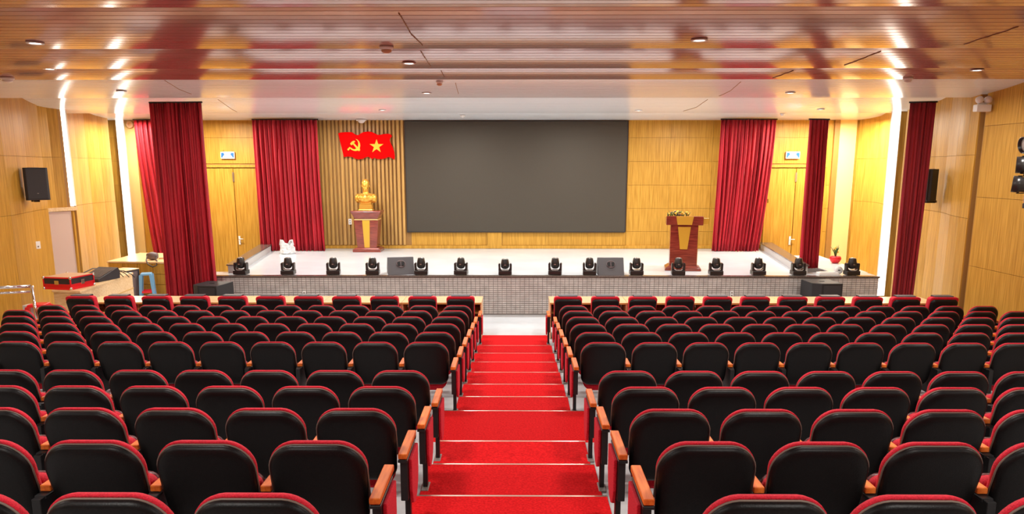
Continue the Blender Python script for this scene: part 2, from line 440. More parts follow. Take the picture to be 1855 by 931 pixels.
# ================================================================= auditorium seats
def rrect(w, z0, z1, rt, rb, n=6, wt=None):
    """rounded outline in x,z; wt = width at top"""
    wt = wt or w; pts = []
    def corner(cx, cz, r, a0):
        for k in range(n + 1):
            a = a0 + (pi / 2) * k / n
            pts.append((cx + r * cos(a), cz + r * sin(a)))
    corner(wt / 2 - rt, z1 - rt, rt, 0)
    corner(-wt / 2 + rt, z1 - rt, rt, pi / 2)
    corner(-w / 2 + rb, z0 + rb, rb, pi)
    corner(w / 2 - rb, z0 + rb, rb, 3 * pi / 2)
    return pts
def scaled(pts, s, cx, cz): return [((x - cx) * s + cx, (z - cz) * s + cz) for x, z in pts]
def arch(pts, z1, amt, w):
    return [(x, z + (amt * (1 - (2 * x / w) ** 2) if z > z1 - .35 else 0)) for x, z in pts]
LEANK = .28
def ly(z): return (.85 - z) * LEANK - .03
def sheet_solid(outline, y_of, offs, cz):
    """stack of scaled outlines: offs = [(dy, scale)]"""
    rings = []
    for dy, s in offs:
        rings.append([(x, y_of(z) + dy, z) for x, z in scaled(outline, s, 0, cz)])
    return rings
def dense(loop, k=1): return loop
def chair_parts(side, wide=False):
    """returns list of (name, mesh). side=-1: left block (outer armrest at -x)"""
    out = []
    w = .492; z0, z1 = .31, .818
    if not wide:
        ol = arch(rrect(w * .95, z0, z1 - .026, .130, .10, 8, w * .985), z1, .018, w)
        sh = MB().loft(sheet_solid(ol, ly, [(.02, 1.0), (.004, 1.0), (-.012, .975), (-.024, .90), (-.031, .72), (-.034, .45), (-.035, .12)], .6))
        out.append(('backrest_shell', sh.mesh('backrest_shell', M['shell'])))
        oc = arch(rrect(w * .95, z0 + .05, z1 - .010, .132, .10, 8, w * .985 + .004), z1, .018, w)
        cu = MB().loft(sheet_solid(oc, ly, [(.016, .97), (.018, 1.0), (.034, 1.004), (.050, .985), (.062, .90), (.066, .5), (.064, .1)], .6))
        out.append(('backrest_cushion', cu.mesh('backrest_cushion', M['fabric'])))
        pp = [(x, ly(z) + .012, z) for x, z in scaled(ol, 1.004, 0, .6) if z > .42]
        # start from the right side going over the top
        pi_ = sorted(range(len(ol)), key=lambda i: 0)
        top = [(x, ly(z) + .012, z) for x, z in scaled(ol, 1.006, 0, .6)]
        nn = 9
        path = [(top[0][0], ly(.5) + .012, .5)] + top[0:2 * nn] + [(top[2 * nn - 1][0], ly(.5) + .012, .5)]
        out.append(('piping', MB().tube(path, .0052, 5).mesh('piping', M['piping'])))
    else:
        w = .50
        ol = rrect(w * .9, z0, .845, .07, .08, 5, w * .96)
        sh = MB().loft(sheet_solid(ol, ly, [(.02, 1.0), (0, 1.0), (-.03, .96), (-.045, .85), (-.05, .4), (-.05, .1)], .62))
        out.append(('backrest_shell', sh.mesh('backrest_shell', M['shell'])))
        oc = rrect(w * .95, z0 + .04, .885, .05, .08, 5, w)
        cu = MB().loft(sheet_solid(oc, ly, [(.005, .95), (.01, .995), (.03, 1.0), (.12, .99), (.145, .92), (.15, .4), (.15, .1)], .62))
        out.append(('backrest_cushion', cu.mesh('backrest_cushion', M['fabric'])))
        hs = MB()
        hs.prism([(-.012, .84), (0, .893), (.12, .893), (.14, .85), (.14, .45), (.15, .45), (.156, .85), (.13, .905), (-.004, .903), (-.02, .85)], -.165, .165, 'x')
        out.append(('headrest_strip', hs.mesh('headrest_strip', M['speaker_gr'], .004, 1)))
    # folded seat
    so = rrect(.41, .22, .545, .07, .11, 5)
    sy = lambda z: .20 + (z - .22) * .05
    st = MB().loft(sheet_solid(so, sy, [(-.015, .9), (-.005, .98), (.02, 1.0), (.055, .97), (.065, .85), (.066, .1)], .42))
    out.append(('seat', st.mesh('seat', M['fabric'])))
    sp = MB().loft(sheet_solid(so, sy, [(.05, .965), (.085, .95), (.1, .85), (.105, .1)], .42))
    out.append(('seat_pan', sp.mesh('seat_pan', M['maroon'])))
    return out, (w, ly)
def side_parts(x, S2, panel_dir, panel, inner=False):
    """armrest stand centred on x"""
    out = []
    ar = MB().box((x, .19, .548), (.054, .27, .034)) if inner else MB().box((x, .115, .553), (.054, .42, .034))
    out.append(('armrest', ar.mesh('armrest', M['arm'], .004, 1)))
    su = MB().box((x, .15 if inner else .09, .520), (.058, .28 if inner else .36, .018)).box((x, .04 if inner else .02, .385), (.046, .13, .28)).box((x, .17, .37), (.024, .30, .31)).box((x, .10, .14), (.034, .055, .27)).box((x, .06, .29), (.04, .08, .1))
    out.append(('stand', su.mesh('stand', M['iron'], .003, 1)))
    ft = MB().box((x, .09, .008), (.055, .16, .016))
    out.append(('foot_plate', ft.mesh('foot_plate', M['foot'], .004, 1)))
    if panel:
        pts = [(-.02, .505), (.27, .505), (.265, .33), (.24, .25), (.18, .19), (.10, .17), (.03, .2), (-.015, .30)]
        pn = MB().prism(pts, x + panel_dir * .024, x + panel_dir * .046, 'x')
        out.append(('end_panel', pn.mesh('end_panel', M['fabric'], .006, 2)))
    return out
S = .5596
proto = {}
for side in (-1, 1):
    for wide in (False, True):
        cp, _ = chair_parts(side, wide)
        S2 = (.675 if wide else S) / 2
        outer = side_parts(side * S2, S2, side, False, True)
        inner = side_parts(-side * (S2 + (.02 if not wide else 0)), S2, -side, True)
        outend = side_parts(side * S2, S2, side, True)
        bl = MB()
        for s in (-1, 1):
            for z in (.42, .40):
                pass
            bl.lathe([(.007, 0), (.007, .006), (.003, .008)], (s * .205, ly(.43) - .012, .43), 6, Matrix.Rotation(pi / 2, 3, 'X'))
        proto[(side, wide)] = (cp, outer, inner, outend, bl.mesh('bolt', M['bolt']))
ORD = ['first', 'second', 'third', 'fourth', 'fifth', 'sixth', 'seventh', 'eighth', 'ninth', 'tenth', 'eleventh', 'twelfth', 'thirteenth', 'fourteenth']
FOOT = {i: 7.80 + .8293 * (7 - i) for i in range(1, 8)}
FOOT.update({i: 6.02 - .86 * (i - 8) for i in range(8, 13)})
FOOT[1] = 12.86
AX = -.025
def add_chair(r, side, k):
    wide = (r == 1)
    if wide: x = (-1.0 - .675 * k) if side < 0 else (.90 + .661 * k)
    else: x = AX + side * ((.965) + S * k)
    blk = 'left' if side < 0 else 'right'
    if wide:
        lab = 'seat with dark strip over its top, front row, %s block, %s from aisle' % (blk, ORD[k])
    else:
        lab = 'black-backed red seat, %s row from stage, %s block, %s from centre aisle' % (ORD[r - 1], blk, ORD[k])
    t = thing('auditorium_chair', lab, 'chair', (x, FOOT[r], LEV[r]), 0, 'auditorium seats in the %s block' % blk)
    cp, outer, inner, outend, bolt = proto[(side, wide)]
    nlast = 10 if wide else 12
    for n, me in cp: link(n, me, t)
    for n, me in (outend if k == nlast else outer): link(n, me, t)
    if k == 0:
        for n, me in inner: link(n, me, t)
    if r >= 4: link('bolt', bolt, t)
def in_view(x, y, z):
    zc = y * cos(PITCH) - (z - 3.146) * sin(PITCH)
    return zc > .3 and abs(F * x / zc) < 1010
for r in range(1, 13):
    for side in (-1, 1):
        for k in range(11 if r == 1 else 13):
            x = side * (.97 + S * k)
            if r > 1 and not in_view(max(abs(x) - .3, .1), FOOT[r], LEV[r] + .8): continue
            add_chair(r, side, k)

# ================================================================= tables in front of the first row
TH = .69
def table(x0, x1, label):
    L = x1 - x0; t = thing('front_table', label, 'table', ((x0 + x1) / 2, 13.66, 0), 0, 'long front tables')
    MB().box((0, 0, TH - .0125), (L - .006, .70, .025)).build('tabletop', M['pale'], t, .003, 1)
    MB().box((0, -.352, TH - .0125), (L - .006, .006, .03)).build('edge_band', M['pale_edge'], t)
    for s in (-1, 1): MB().box((s * (L / 2 - .015), 0, (TH - .025) / 2), (.022, .64, TH - .026)).build('side_panel', M['pale'], t, .002, 1)
    for f in (-.17, .17): MB().box((f * L, .02, TH - .115), (.018, .56, .175)).build('divider', M['pale_edge'], t)
    MB().box((0, .02, TH - .21), (L - .06, .56, .018)).build('shelf', M['pale_edge'], t)
    MB().box((0, .30, TH - .32), (L - .06, .016, .55)).build('modesty_panel', M['cubby'], t)
names = ['beside the centre aisle', 'second from the centre aisle', 'in the middle of its block', 'second from the outer end', 'at the outer end']
for i in range(5):
    table(-.65 - 1.47 * (i + 1), -.65 - 1.47 * i, 'pale open-shelf table, left of the aisle, ' + names[i])
    table(.60 + 1.42 * i, .60 + 1.42 * (i + 1), 'pale open-shelf table, right of the aisle, ' + names[i])

# ================================================================= curtains
def curtain(label, p, q, zt, zb, folds, amp, m='curtain', sh=(0, 0), seed=1, group=None, cols=None):
    """gathered cloth from p to q; sh = inward/outward shift of the two lower corners"""
    rnd = random.Random(seed)
    P = Vector((*p, 0)); Q = Vector((*q, 0)); d = (Q - P); L = d.length; d.normalize(); n = Vector((-d.y, d.x, 0))
    nu = folds * 8; nv = 14
    ph = [rnd.uniform(-.5, .5) for _ in range(folds + 2)]; am = [rnd.uniform(.5, 1.25) for _ in range(folds + 2)]
    vs = []
    for j in range(nv + 1):
        v = j / nv; z = zt + (zb - zt) * v
        for i in range(nu + 1):
            u = i / nu; f = u * folds; a = int(f); fr = f - a
            A_ = am[a] * (1 - fr) + am[a + 1] * fr; H_ = ph[a] * (1 - fr) + ph[a + 1] * fr
            off = amp * A_ * sin(2 * pi * f + H_ * 2.2 + .5 * sin(3 * v + a)) * (.55 + .45 * min(1, v * 3)) + .3 * amp * sin(4 * pi * f + 1.3 * a + v)
            uu = u + .25 / folds * sin(4 * pi * f + H_)
            e = v ** 1.6
            s = uu * L + (sh[0] * (1 - u) + sh[1] * u) * e
            w_ = P + d * s + n * off
            zz = z + (.012 * sin(7 * u * folds) if j == nv else 0)
            vs.append((w_.x, w_.y, zz))
    fs = [(j * (nu + 1) + i, j * (nu + 1) + i + 1, (j + 1) * (nu + 1) + i + 1, (j + 1) * (nu + 1) + i) for j in range(nv) for i in range(nu)]
    t = thing('curtain', label, 'curtain', (0, 0, 0), 0, group)
    c = MB().add(vs, fs, True).build('cloth', M[m], t)
    so = c.modifiers.new('thickness', 'SOLIDIFY'); so.thickness = .008
    a = P + d * -.02; b = Q + d * .02
    MB().tube([(a.x, a.y, zt + .012), (b.x, b.y, zt + .012)], .018, 8).build('rail', M['iron'], t)
    return t
curtain('wide red stage curtain left of the slatted wall, beside the white bag', (-7.10, 20.35), (-5.36, 20.35), 4.37, ZS + .01, 15, .055, sh=(.02, .06), seed=3)
curtain('wide red stage curtain right of the screen, drawn narrower at its hem', (5.45, 20.35), (6.92, 20.35), 4.37, ZS + .01, 14, .055, sh=(-.08, -.28), seed=4)
curtain('red side curtain behind the wooden counter, half hidden by the big curtain', (-10.35, 20.45), (-9.1, 20.45), 4.37, .05, 10, .06, sh=(.3, .2), seed=5)
curtain('narrow red side curtain between right door and platform with red pot', (6.41, 16.72), (6.86, 16.80), 4.15, ZS + .02, 6, .04, sh=(0, 0), seed=6)
curtain('large dark red curtain in the left foreground of the stage corner', (-7.42, 15.38), (-6.35, 15.30), 4.40, .06, 11, .065, sh=(.02, .06), seed=8)
# the right one folds around a post: front face and receding side
curtain('dark red curtain wrapped round the right post beside the light strip', (7.90, 15.42), (8.36, 15.30), 4.40, .06, 7, .035, m='curtain_dk', sh=(.0, -.08), seed=9)

# ================================================================= screen, flag, signs
s = thing('led_screen', 'huge dark grey video screen on the back wall', 'screen', (0, YB - .06, 0))
MB().box((-.03, 0, 2.845), (6.17, .07, 3.07)).build('frame', M['frame'], s, .004, 1)
MB().box((-.03, -.037, 2.85), (6.12, .01, 3.03)).build('display', M['screen'], s)

def at_img(u, v, Y):
    """world point on the plane y=Y for a reading of the photograph, used only to transfer outlines onto the wall"""
    a = (u - 927.5) / F; b = -(v - CY) / F
    d = Vector((a, cos(PITCH) + b * sin(PITCH), -sin(PITCH) + b * cos(PITCH)))
    yw = radians(.3994); d = Vector((d.x * cos(yw) - d.y * sin(yw), d.x * sin(yw) + d.y * cos(yw), d.z))
    k = Y / d.y; return (d.x * k, 3.146 + d.z * k)
fo = [(160,150),(215,132),(300,122),(400,120),(490,122),(540,155),(590,190),(670,190),(700,150),(780,118),(880,108),(960,115),(1040,150),(1120,190),(1200,182),(1280,165),(1360,160),(1420,172),(1460,222),(1420,255),(1400,310),(1420,380),(1470,480),(1510,600),(1525,700),(1515,785),(1470,760),(1430,735),(1370,722),(1290,755),(1190,775),(1090,765),(1020,735),(990,775),(945,745),(880,712),(810,735),(740,768),(640,778),(560,755),(500,725),(440,710),(360,712),(300,725),(250,520),(215,380)]
fs_ = lambda p: at_img(600 + p[0] * 130 / 1729, 230 + p[1] * 70 / 931, 20.85)
fl = thing('flag_emblem', 'waving red double flag with yellow hammer and sickle and star, on slatted wall', 'flag', (0, 20.9, 0))
MB().prism([fs_(p) for p in fo], -.03, .03, 'y').build('flag_cloth', M['flagred'], fl, .006, 1)
st_c = (1090, 465); pts = []
for k in range(10):
    a = -pi / 2 + k * pi / 5; R = 172 if k % 2 == 0 else 66
    pts.append(fs_((st_c[0] + R * cos(a), st_c[1] + R * sin(a))))
MB().prism(pts, -.045, -.025, 'y').build('star', M['flagyel'], fl)
sick = [(585,290),(625,300),(665,340),(690,390),(698,450),(685,515),(695,560),(670,585),(640,565),(590,580),(530,570),(480,545),(455,520),(410,572),(385,540),(440,480),(475,500),(520,530),(560,540),(600,520),(635,480),(650,430),(650,380),(630,330)]
MB().prism([fs_(p) for p in sick], -.045, -.025, 'y').build('sickle', M['flagyel'], fl)
ham = [(550,330),(580,350),(545,385),(690,545),(665,580),(640,560),(520,415),(487,443),(452,405),(500,350)]
MB().prism([fs_(p) for p in ham], -.050, -.026, 'y').build('hammer', M['flagyel'], fl)

def text(s_, size, loc, parent, m, ext=.003):
    c = bpy.data.curves.new('lettering', 'FONT'); c.body = s_; c.size = size; c.extrude = ext; c.align_x = 'CENTER'; c.align_y = 'CENTER'
    c.materials.append(m); tmp = bpy.data.objects.new('lettering_curve', c)
    me = bpy.data.meshes.new_from_object(tmp); bpy.data.objects.remove(tmp)
    o = link('lettering', me)
    if not me.materials: me.materials.append(m)
    o.parent = parent; o.location = loc; o.rotation_euler = (pi / 2, 0, 0); return o
def exit_sign(x, label):
    t = thing('exit_sign', label, 'sign', (x, YB - .07, 3.36))
    MB().box((0, 0, .09), (.39, .05, .19)).build('housing', M['white'], t, .008, 2)
    for s_ in (-1, 1):
        MB().prism([(s_ * .175, .025), (s_ * .175, .155), (s_ * .10, .155), (s_ * .085, .10), (s_ * .13, .06), (s_ * .14, .025)], -.03, -.024, 'y').build('blue_pictogram', M['signblue'], t)
        MB().tube([(s_ * .12, .0, .185), (s_ * .12, 0, .24)], .006, 6).build('hanger', M['wood_base'], t)
    text('EXIT', .075, (0, -.03, .118), t, M['signtext'], .002)
    text('LỐI RA', .05, (0, -.03, .048), t, M['signtext'], .002)
exit_sign(-8.06, 'white and blue exit sign above the left double door')
exit_sign(7.63, 'white and blue exit sign above the right double door')

def plate(loc, label, n=(0, -1), s_=(.09, .16), holes=2):
    rz = math.atan2(n[1], n[0]) + pi / 2
    t = thing('wall_socket', label, 'socket', loc, rz)
    MB().box((0, -.008, 0), (s_[0], .016, s_[1])).build('plate', M['white'], t, .004, 1)
    for k in range(holes): MB().box((0, -.018, (k - .5) * s_[1] * .4), (.03, .006, .03)).build('outlet', M['piping'], t)
plate((-4.72, YB - .075, 1.61), 'white socket plate on the slatted wall left of the bust pedestal')
plate((-4.57, YS - .014, .45), 'white socket plate on the tiled stage front, left half', s_=(.07, .14))
plate((4.59, YS - .014, .46), 'white socket plate on the tiled stage front, right half', s_=(.07, .14))
plate((-10.38, 15.9, 1.47), 'white switch plate on the curved left wall below the speaker', n=(.95, -.3), s_=(.12, .16), holes=1)

# ================================================================= bust and pedestal
t = thing('bust_pedestal', 'mahogany pedestal with yellow stripe under the golden bust', 'pedestal', (-4.10, 20.35, ZS))
def frustum(mb, c, a, b, z0, z1):
    return mb.loft([[(c[0] + x * a[0] / 2, c[1] + y * a[1] / 2, z0) for x, y in ((-1, -1), (1, -1), (1, 1), (-1, 1))],
                    [(c[0] + x * b[0] / 2, c[1] + y * b[1] / 2, z1) for x, y in ((-1, -1), (1, -1), (1, 1), (-1, 1))]], smooth=False)
mb = MB(); frustum(mb, (0, 0), (.76, .60), (.76, .60), 0, .08); frustum(mb, (0, 0), (.72, .56), (.60, .48), .08, .115)
mb.build('plinth', M['mahog'], t, .006, 1)
mb = MB(); frustum(mb, (0, 0), (.52, .42), (.66, .50), .115, .87); mb.build('column', M['mahog'], t, .004, 1)
mb = MB(); mb.loft([[(-.07, -.226, .12), (.07, -.226, .12), (.07, -.19, .12), (-.07, -.19, .12)], [(-.10, -.266, .86), (.10, -.266, .86), (.10, -.24, .86), (-.10, -.24, .86)]], smooth=False)
mb.build('front_stripe', M['yellowp'], t)
mb = MB(); frustum(mb, (0, 0), (.66, .52), (.62, .50), .87, .895); mb.build('neck_band', M['pale_edge'], t)
mb = MB(); frustum(mb, (0, 0), (.60, .48), (.82, .60), .90, 1.10); frustum(mb, (0, 0), (.82, .60), (.80, .58), 1.10, 1.12); mb.build('cap', M['mahog'], t, .004, 1)

b = thing('bust_statue', 'golden head-and-shoulders bust of a man on the mahogany pedestal', 'statue', (-4.13, 20.35, ZS + 1.125))
mb = MB(); frustum(mb, (0, 0), (.40, .26), (.36, .24), 0, .03); frustum(mb, (0, 0), (.35, .23), (.34, .22), .03, .15)
mb.build('base', M['gold'], b, .004, 1)
mb = MB()
mb.ell((0, .0, .31), (.27, .16, .15)); mb.ell((0, .01, .38), (.27, .13, .085)); mb.box((0, 0, .21), (.30, .18, .12))
for s_ in (-1, 1): mb.ell((s_ * .215, .01, .32), (.09, .11, .125)); mb.ell((s_ * .10, -.08, .33), (.12, .09, .10))
mb.lathe([(.13, .38), (.085, .45), (.076, .50), (.08, .58)], (0, .005, 0), 14)
mb.ell((0, 0, .675), (.100, .118, .155)); mb.ell((0, -.03, .60), (.074, .085, .082)); mb.ell((0, .015, .725), (.108, .125, .118))
mb.ell((0, -.122, .648), (.017, .028, .036)); mb.ell((0, -.112, .70), (.066, .015, .013)); mb.ell((0, -.112, .595), (.034, .014, .011)); mb.ell((0, -.105, .545), (.026, .022, .045))
for s_ in (-1, 1):
    mb.ell((s_ * .104, .005, .655), (.014, .026, .040)); mb.ell((s_ * .038, -.108, .676), (.018, .010, .010)); mb.ell((s_ * .055, -.085, .632), (.024, .026, .026))
    mb.box((s_ * .055, -.150, .43), (.10, .03, .035), M=Matrix.Rotation(s_ * .55, 3, 'Y'))
o = mb.build('figure', M['gold'], b)
rm = o.modifiers.new('fuse', 'REMESH'); rm.mode = 'VOXEL'; rm.voxel_size = .009; rm.use_smooth_shade = True
sm = o.modifiers.new('soften', 'SMOOTH'); sm.iterations = 3

# ================================================================= lectern
t = thing('lectern', 'mahogany lectern with yellow tapered panel on the right side of the stage', 'lectern', (3.76, 16.75, ZS), radians(-9))
mb = MB(); frustum(mb, (0, 0), (.80, .62), (.78, .60), 0, .06); frustum(mb, (0, 0), (.76, .58), (.62, .48), .06, .11); mb.build('plinth', M['mahog'], t, .008, 2)
MB().box((0, 0, .57), (.60, .42, .93)).build('body', M['mahog'], t, .004, 1)
MB().prism([(-.14, .98), (.14, .98), (.08, .48), (-.08, .48)], -.235, -.205, 'y').build('front_panel', M['yellowp'], t)
MB().box((.305, 0, .57), (.012, .34, .9)).build('side_strip', M['yellowp'], t)
MB().prism([(-.28, 1.02), (.34, 1.02), (.34, 1.16), (-.30, 1.22)], -.40, .40, 'x').build('reading_top', M['mahog'], t, .006, 1)
MB().prism([(-.19, 1.215), (.19, 1.215), (.155, 1.03), (-.155, 1.03)], -.315, -.28, 'y').build('top_panel', M['yellowp'], t)
MB().prism([(-.24, 1.04), (.30, 1.04), (.10, 1.14), (-.24, 1.18)], .40, .52, 'x').build('side_wing', M['yellowp'], t, .004, 1)
fb = thing('flower_arrangement', 'low arrangement of yellow flowers lying on the lectern top', 'flowers', (3.62, 16.62, ZS + 1.22))
rnd = random.Random(2); mb = MB(); mb2 = MB(); mb3 = MB()
for k in range(26):
    x = rnd.uniform(-.24, .2); y = rnd.uniform(-.08, .08); z = rnd.uniform(.0, .09) * (1 - abs(x) * 2)
    (mb if k % 3 else mb3).ell((x, y, z + .02), (.028, .028, .022), 7, 4)
for k in range(30):
    x = rnd.uniform(-.26, .22); a = rnd.uniform(-1, 1)
    mb2.tube([(x, rnd.uniform(-.06, .06), .0), (x + .06 * a, rnd.uniform(-.08, .08), .07 + .05 * rnd.random())], [.012, .003], 4)
mb.build('blossoms', M['flower'], fb); mb3.build('dark_blossoms', M['flower2'], fb); mb2.build('leaves', M['leaf'], fb)
for o in fb.children: pass

# ================================================================= moving head lights
def mh_meshes():
    L = []
    base = MB().box((0, 0, .055), (.285, .22, .09)); L.append(('base', base.mesh('base', M['head'], .012, 2)))
    yk = MB()
    for s_ in (-1, 1): yk.prism([(s_ * .142, .095), (s_ * .098, .095), (s_ * .100, .245), (s_ * .112, .262), (s_ * .132, .262), (s_ * .145, .24)], -.055, .055, 'y')
    yk.prism([(-.10, .095), (.10, .095), (.10, .15), (.075, .115), (-.075, .115), (-.10, .15)], -.05, .05, 'y')
    L.append(('yoke', yk.mesh('yoke', M['head'], .005, 1)))
    Rm = Matrix.Rotation(radians(-6), 3, 'X')
    hd = MB().lathe([(.03, .135), (.062, .145), (.088, .18), (.092, .22), (.088, .27), (.074, .345), (.070, .36), (.055, .368)], (0, .0, 0), 18)
    L.append(('head', hd.mesh('head', M['head'])))
    vent = MB().box((0, -.082, .19), (.07, .03, .045)).box((0, -.08, .255), (.10, .012, .012)).box((0, -.078, .275), (.09, .012, .008))
    L.append(('vent', vent.mesh('vent', M['black'])))
    lb = MB().box((0, -.0905, .235), (.035, .008, .012)); L.append(('badge', lb.mesh('badge', M['lens'])))
    hn = MB().tube([(-.085, -.07, .135), (-.05, -.085, .108), (.05, -.085, .108), (.085, -.07, .135)], .008, 6); L.append(('handle', hn.mesh('handle', M['curb'])))
    ln = MB().lathe([(.05, .366), (.05, .372), (.02, .378)], (0, 0, 0), 16); L.append(('lens', ln.mesh('lens', M['lens'])))
    return L
MH = mh_meshes()
hx = [-5.97, -4.95, -3.97, -3.12, -2.07, -1.21, -.26, .82, 1.56, 2.57, 3.47, 4.28, 5.19, 6.05, 7.2]
MHW = ['at the left stage corner beside the curb end', 'second from the left, in front of the white bag', 'third from the left end', 'just left of the left wedge monitor', 'just right of the left wedge monitor', 'below the left part of the screen', 'below the centre of the screen',
       'below the right part of the screen, two left of the right wedge', 'just left of the right wedge monitor', 'just right of the right wedge monitor', 'standing in front of the lectern', 'just right of the lectern', 'third from the right end', 'in front of the narrow side curtain', 'at the far right end beside the red pot']
for i, x in enumerate(hx):
    t = thing('moving_head_light', 'black stage light, ' + MHW[i], 'stage light', (x, 15.83, ZS + .002), radians(random.uniform(-7, 7)), 'black moving head lights on the stage edge')
    if i == 6: t.scale = (1, 1, .94)
    for n, me in MH: link(n, me, t)

# ================================================================= wedge monitors and subwoofers
def wedge(x, y, rz, w_, label):
    t = thing('wedge_monitor', label, 'speaker', (x, y, ZS), rz)
    MB().prism([(-.24, 0), (.20, 0), (.24, .10), (.02, .36), (-.06, .36)], -w_ / 2, w_ / 2, 'x').build('cabinet', M['speaker_gr'], t, .008, 2)
    d = Vector((0, .18, .36)).normalized(); R = Matrix.Rotation(-math.atan2(.18, .36), 3, 'X')
    R = Matrix.Rotation(-atan(.5), 3, 'X')
    c = Vector((0, -.24 + .18 * .62, .36 * .62)) + Vector((0, -.004, .002))
    MB().lathe([(.098, 0), (.098, .012), (.08, .012), (.08, .002)], c, 24, Matrix.Rotation(radians(63.4), 3, 'X'), 1.0, .85).build('handle_recess', M['rackpl'], t)
    for s_ in (-1, 1):
        mm = MB().box(c + Vector((s_ * .043, -.014, .007)), (.062, .012, .095), M=R); mm.build('port', M['black'], t, .012, 2)
wedge(-2.55, 16.03, radians(14), .56, 'dark grey wedge monitor left of centre, turned slightly, showing its right side')
wedge(2.02, 15.98, radians(0), .56, 'dark grey wedge monitor right of centre, facing straight out')
def sub(x, y, rz, d, label):
    t = thing('subwoofer', label, 'speaker', (x, y, 0), rz)
    MB().prism([(-d[0] / 2, -d[1] / 2 + .1), (-d[0] / 2 + .16, -d[1] / 2), (d[0] / 2, -d[1] / 2), (d[0] / 2, d[1] / 2), (-d[0] / 2, d[1] / 2)], 0, d[2]).build('cabinet', M['speaker'], t, .01, 2)
    MB().box((.08, -d[1] / 2 - .006, d[2] / 2), (d[0] - .24, .012, d[2] - .1)).build('grille', M['grille'], t, .004, 1)
    MB().box((0, 0, d[2] + .004), (.1, .05, .008)).build('top_plate', M['black'], t, .003, 1)
    MB().prism([(-.04, .18), (.04, .18), (.03, .26), (0, .30), (-.03, .26)], -.008, .0, 'y', M=Matrix.Translation((-d[0] / 2 + .1, -d[1] / 2 + .02, .15))).build('handle', M['black'], t)
sub(6.32, 15.22, radians(4), (.60, .62, .80), 'black subwoofer on the floor at the right end of the tiled stage front')
sub(-6.22, 14.86, radians(-10), (.58, .62, .80), 'black subwoofer on the floor at the foot of the large dark red curtain')

# ================================================================= things on the stage
t = thing('plastic_bag', 'crumpled white plastic bag on the stage in front of the left curtain', 'bag', (-6.15, 19.65, ZS))
rnd = random.Random(5); rings = []
for j in range(9):
    v = j / 8; z = .30 * v; R = .22 * (1 - .35 * v) * (1 if j else .75)
    ring = []
    for k in range(22):
        a = 2 * pi * k / 22; q = R * (1 + .13 * sin(3 * a + 2 * v) + .10 * sin(7 * a + 5 * v) + .07 * rnd.uniform(-1, 1))
        zz = z + (.06 * sin(2 * a + .5) + .02 * rnd.uniform(-1, 1)) * v
        ring.append((q * cos(a), q * .65 * sin(a), max(zz, 0)))
    rings.append(ring)
rings.append([(x * .6, y * .6, z - .05) for x, y, z in rings[-1]])
MB().loft(rings, smooth=False).build('sack', M['bag'], t)
for s_ in (-1, 1):
    MB().tube([(s_ * .06, 0, .27), (s_ * .10, 0, .36), (s_ * .15, .0, .38), (s_ * .17, 0, .24)], [.03, .022, .02, .03], 6).build('loop_handle', M['bag'], t)

t = thing('flower_pot', 'red pot with a small spiky plant at the right side platform', 'pot', (7.70, 17.85, ZS))
MB().lathe([(.06, 0), (.10, .03), (.135, .10), (.13, .14), (.11, .17), (.09, .16), (.08, .12)], n=20).build('pot', M['redpl'], t)
mb = MB(); rnd = random.Random(9)
for k in range(14):
    a = rnd.uniform(0, 2 * pi); r_ = rnd.uniform(.06, .15); h = rnd.uniform(.25, .42)
    mb.tube([(0, 0, .13), (.4 * r_ * cos(a), .4 * r_ * sin(a), .13 + h * .5), (r_ * cos(a), r_ * sin(a), .05 + h)], [.012, .010, .003], 4)
mb.build('plant', M['leaf'], t)
for k in range(3): MB().ell((.05 * cos(2 * k), .05 * sin(2 * k), .27 + .05 * k), (.02, .02, .03), 8, 5).build('blossom', M['flower'], t)
t = thing('document_tray', 'flat white tray lying at the stage edge by the narrow side curtain', 'tray', (6.72, 15.92, ZS))
MB().box((0, 0, .025), (.42, .18, .05)).build('tray', M['white'], t, .006, 1)
MB().box((0, 0, .055), (.34, .12, .012)).build('lid', M['bag'], t, .003, 1)
t = thing('cable_reel', 'round white cable reel standing on the stage edge right of the tray', 'reel', (6.98, 15.98, ZS))
MB().lathe([(.02, -.03), (.085, -.03), (.085, -.02), (.05, -.02), (.05, .02), (.085, .02), (.085, .03), (.02, .03)], (0, 0, .087), 20, Matrix.Rotation(pi / 2, 3, 'X')).build('spool', M['white'], t)
MB().box((0, -.032, .09), (.05, .012, .02)).build('grip', M['caseblk'], t)
t = thing('hand_pliers', 'small dark pliers lying on the stage edge beside the white reel', 'tool', (7.17, 15.98, ZS))
MB().tube([(-.07, .02, .03), (0, 0, .045), (.09, -.02, .012)], [.006, .014, .008], 6).tube([(-.07, -.03, .012), (0, 0, .03), (.08, .03, .012)], [.006, .014, .008], 6).build('jaws', M['iron'], t)
for o in t.children: pass

# ================================================================= wall speakers
def wallspeaker(loc, rz, label, w_=.44, h=.66, arm=.14):
    t = thing('wall_speaker', label, 'speaker', loc, rz)
    MB().prism([(-w_ / 2, -.16), (-w_ / 2 + .04, -.2), (w_ / 2 - .04, -.2), (w_ / 2, -.16), (w_ / 2 - .09, .18), (-w_ / 2 + .09, .18)], 0, h).build('cabinet', M['speaker'], t, .01, 2)
    MB().box((0, -.206, h / 2), (w_ - .09, .014, h - .06)).build('grille', M['grille'], t, .01, 2)
    MB().box((0, -.216, .14), (.03, .006, .012)).build('badge', M['lens'], t)
    MB().box((0, .06, h + .004), (.2, .08, .008)).build('top_handle', M['casewood'], t, .003, 1)
    MB().box((0, .18, -.02), (.10, .30, .05)).box((0, .18 + arm, .1), (.14, .02, .3)).build('bracket', M['iron'], t, .004, 1)
wallspeaker((-9.98, 15.45, 2.46), radians(40), 'black speaker on a bracket on the curved left wall')
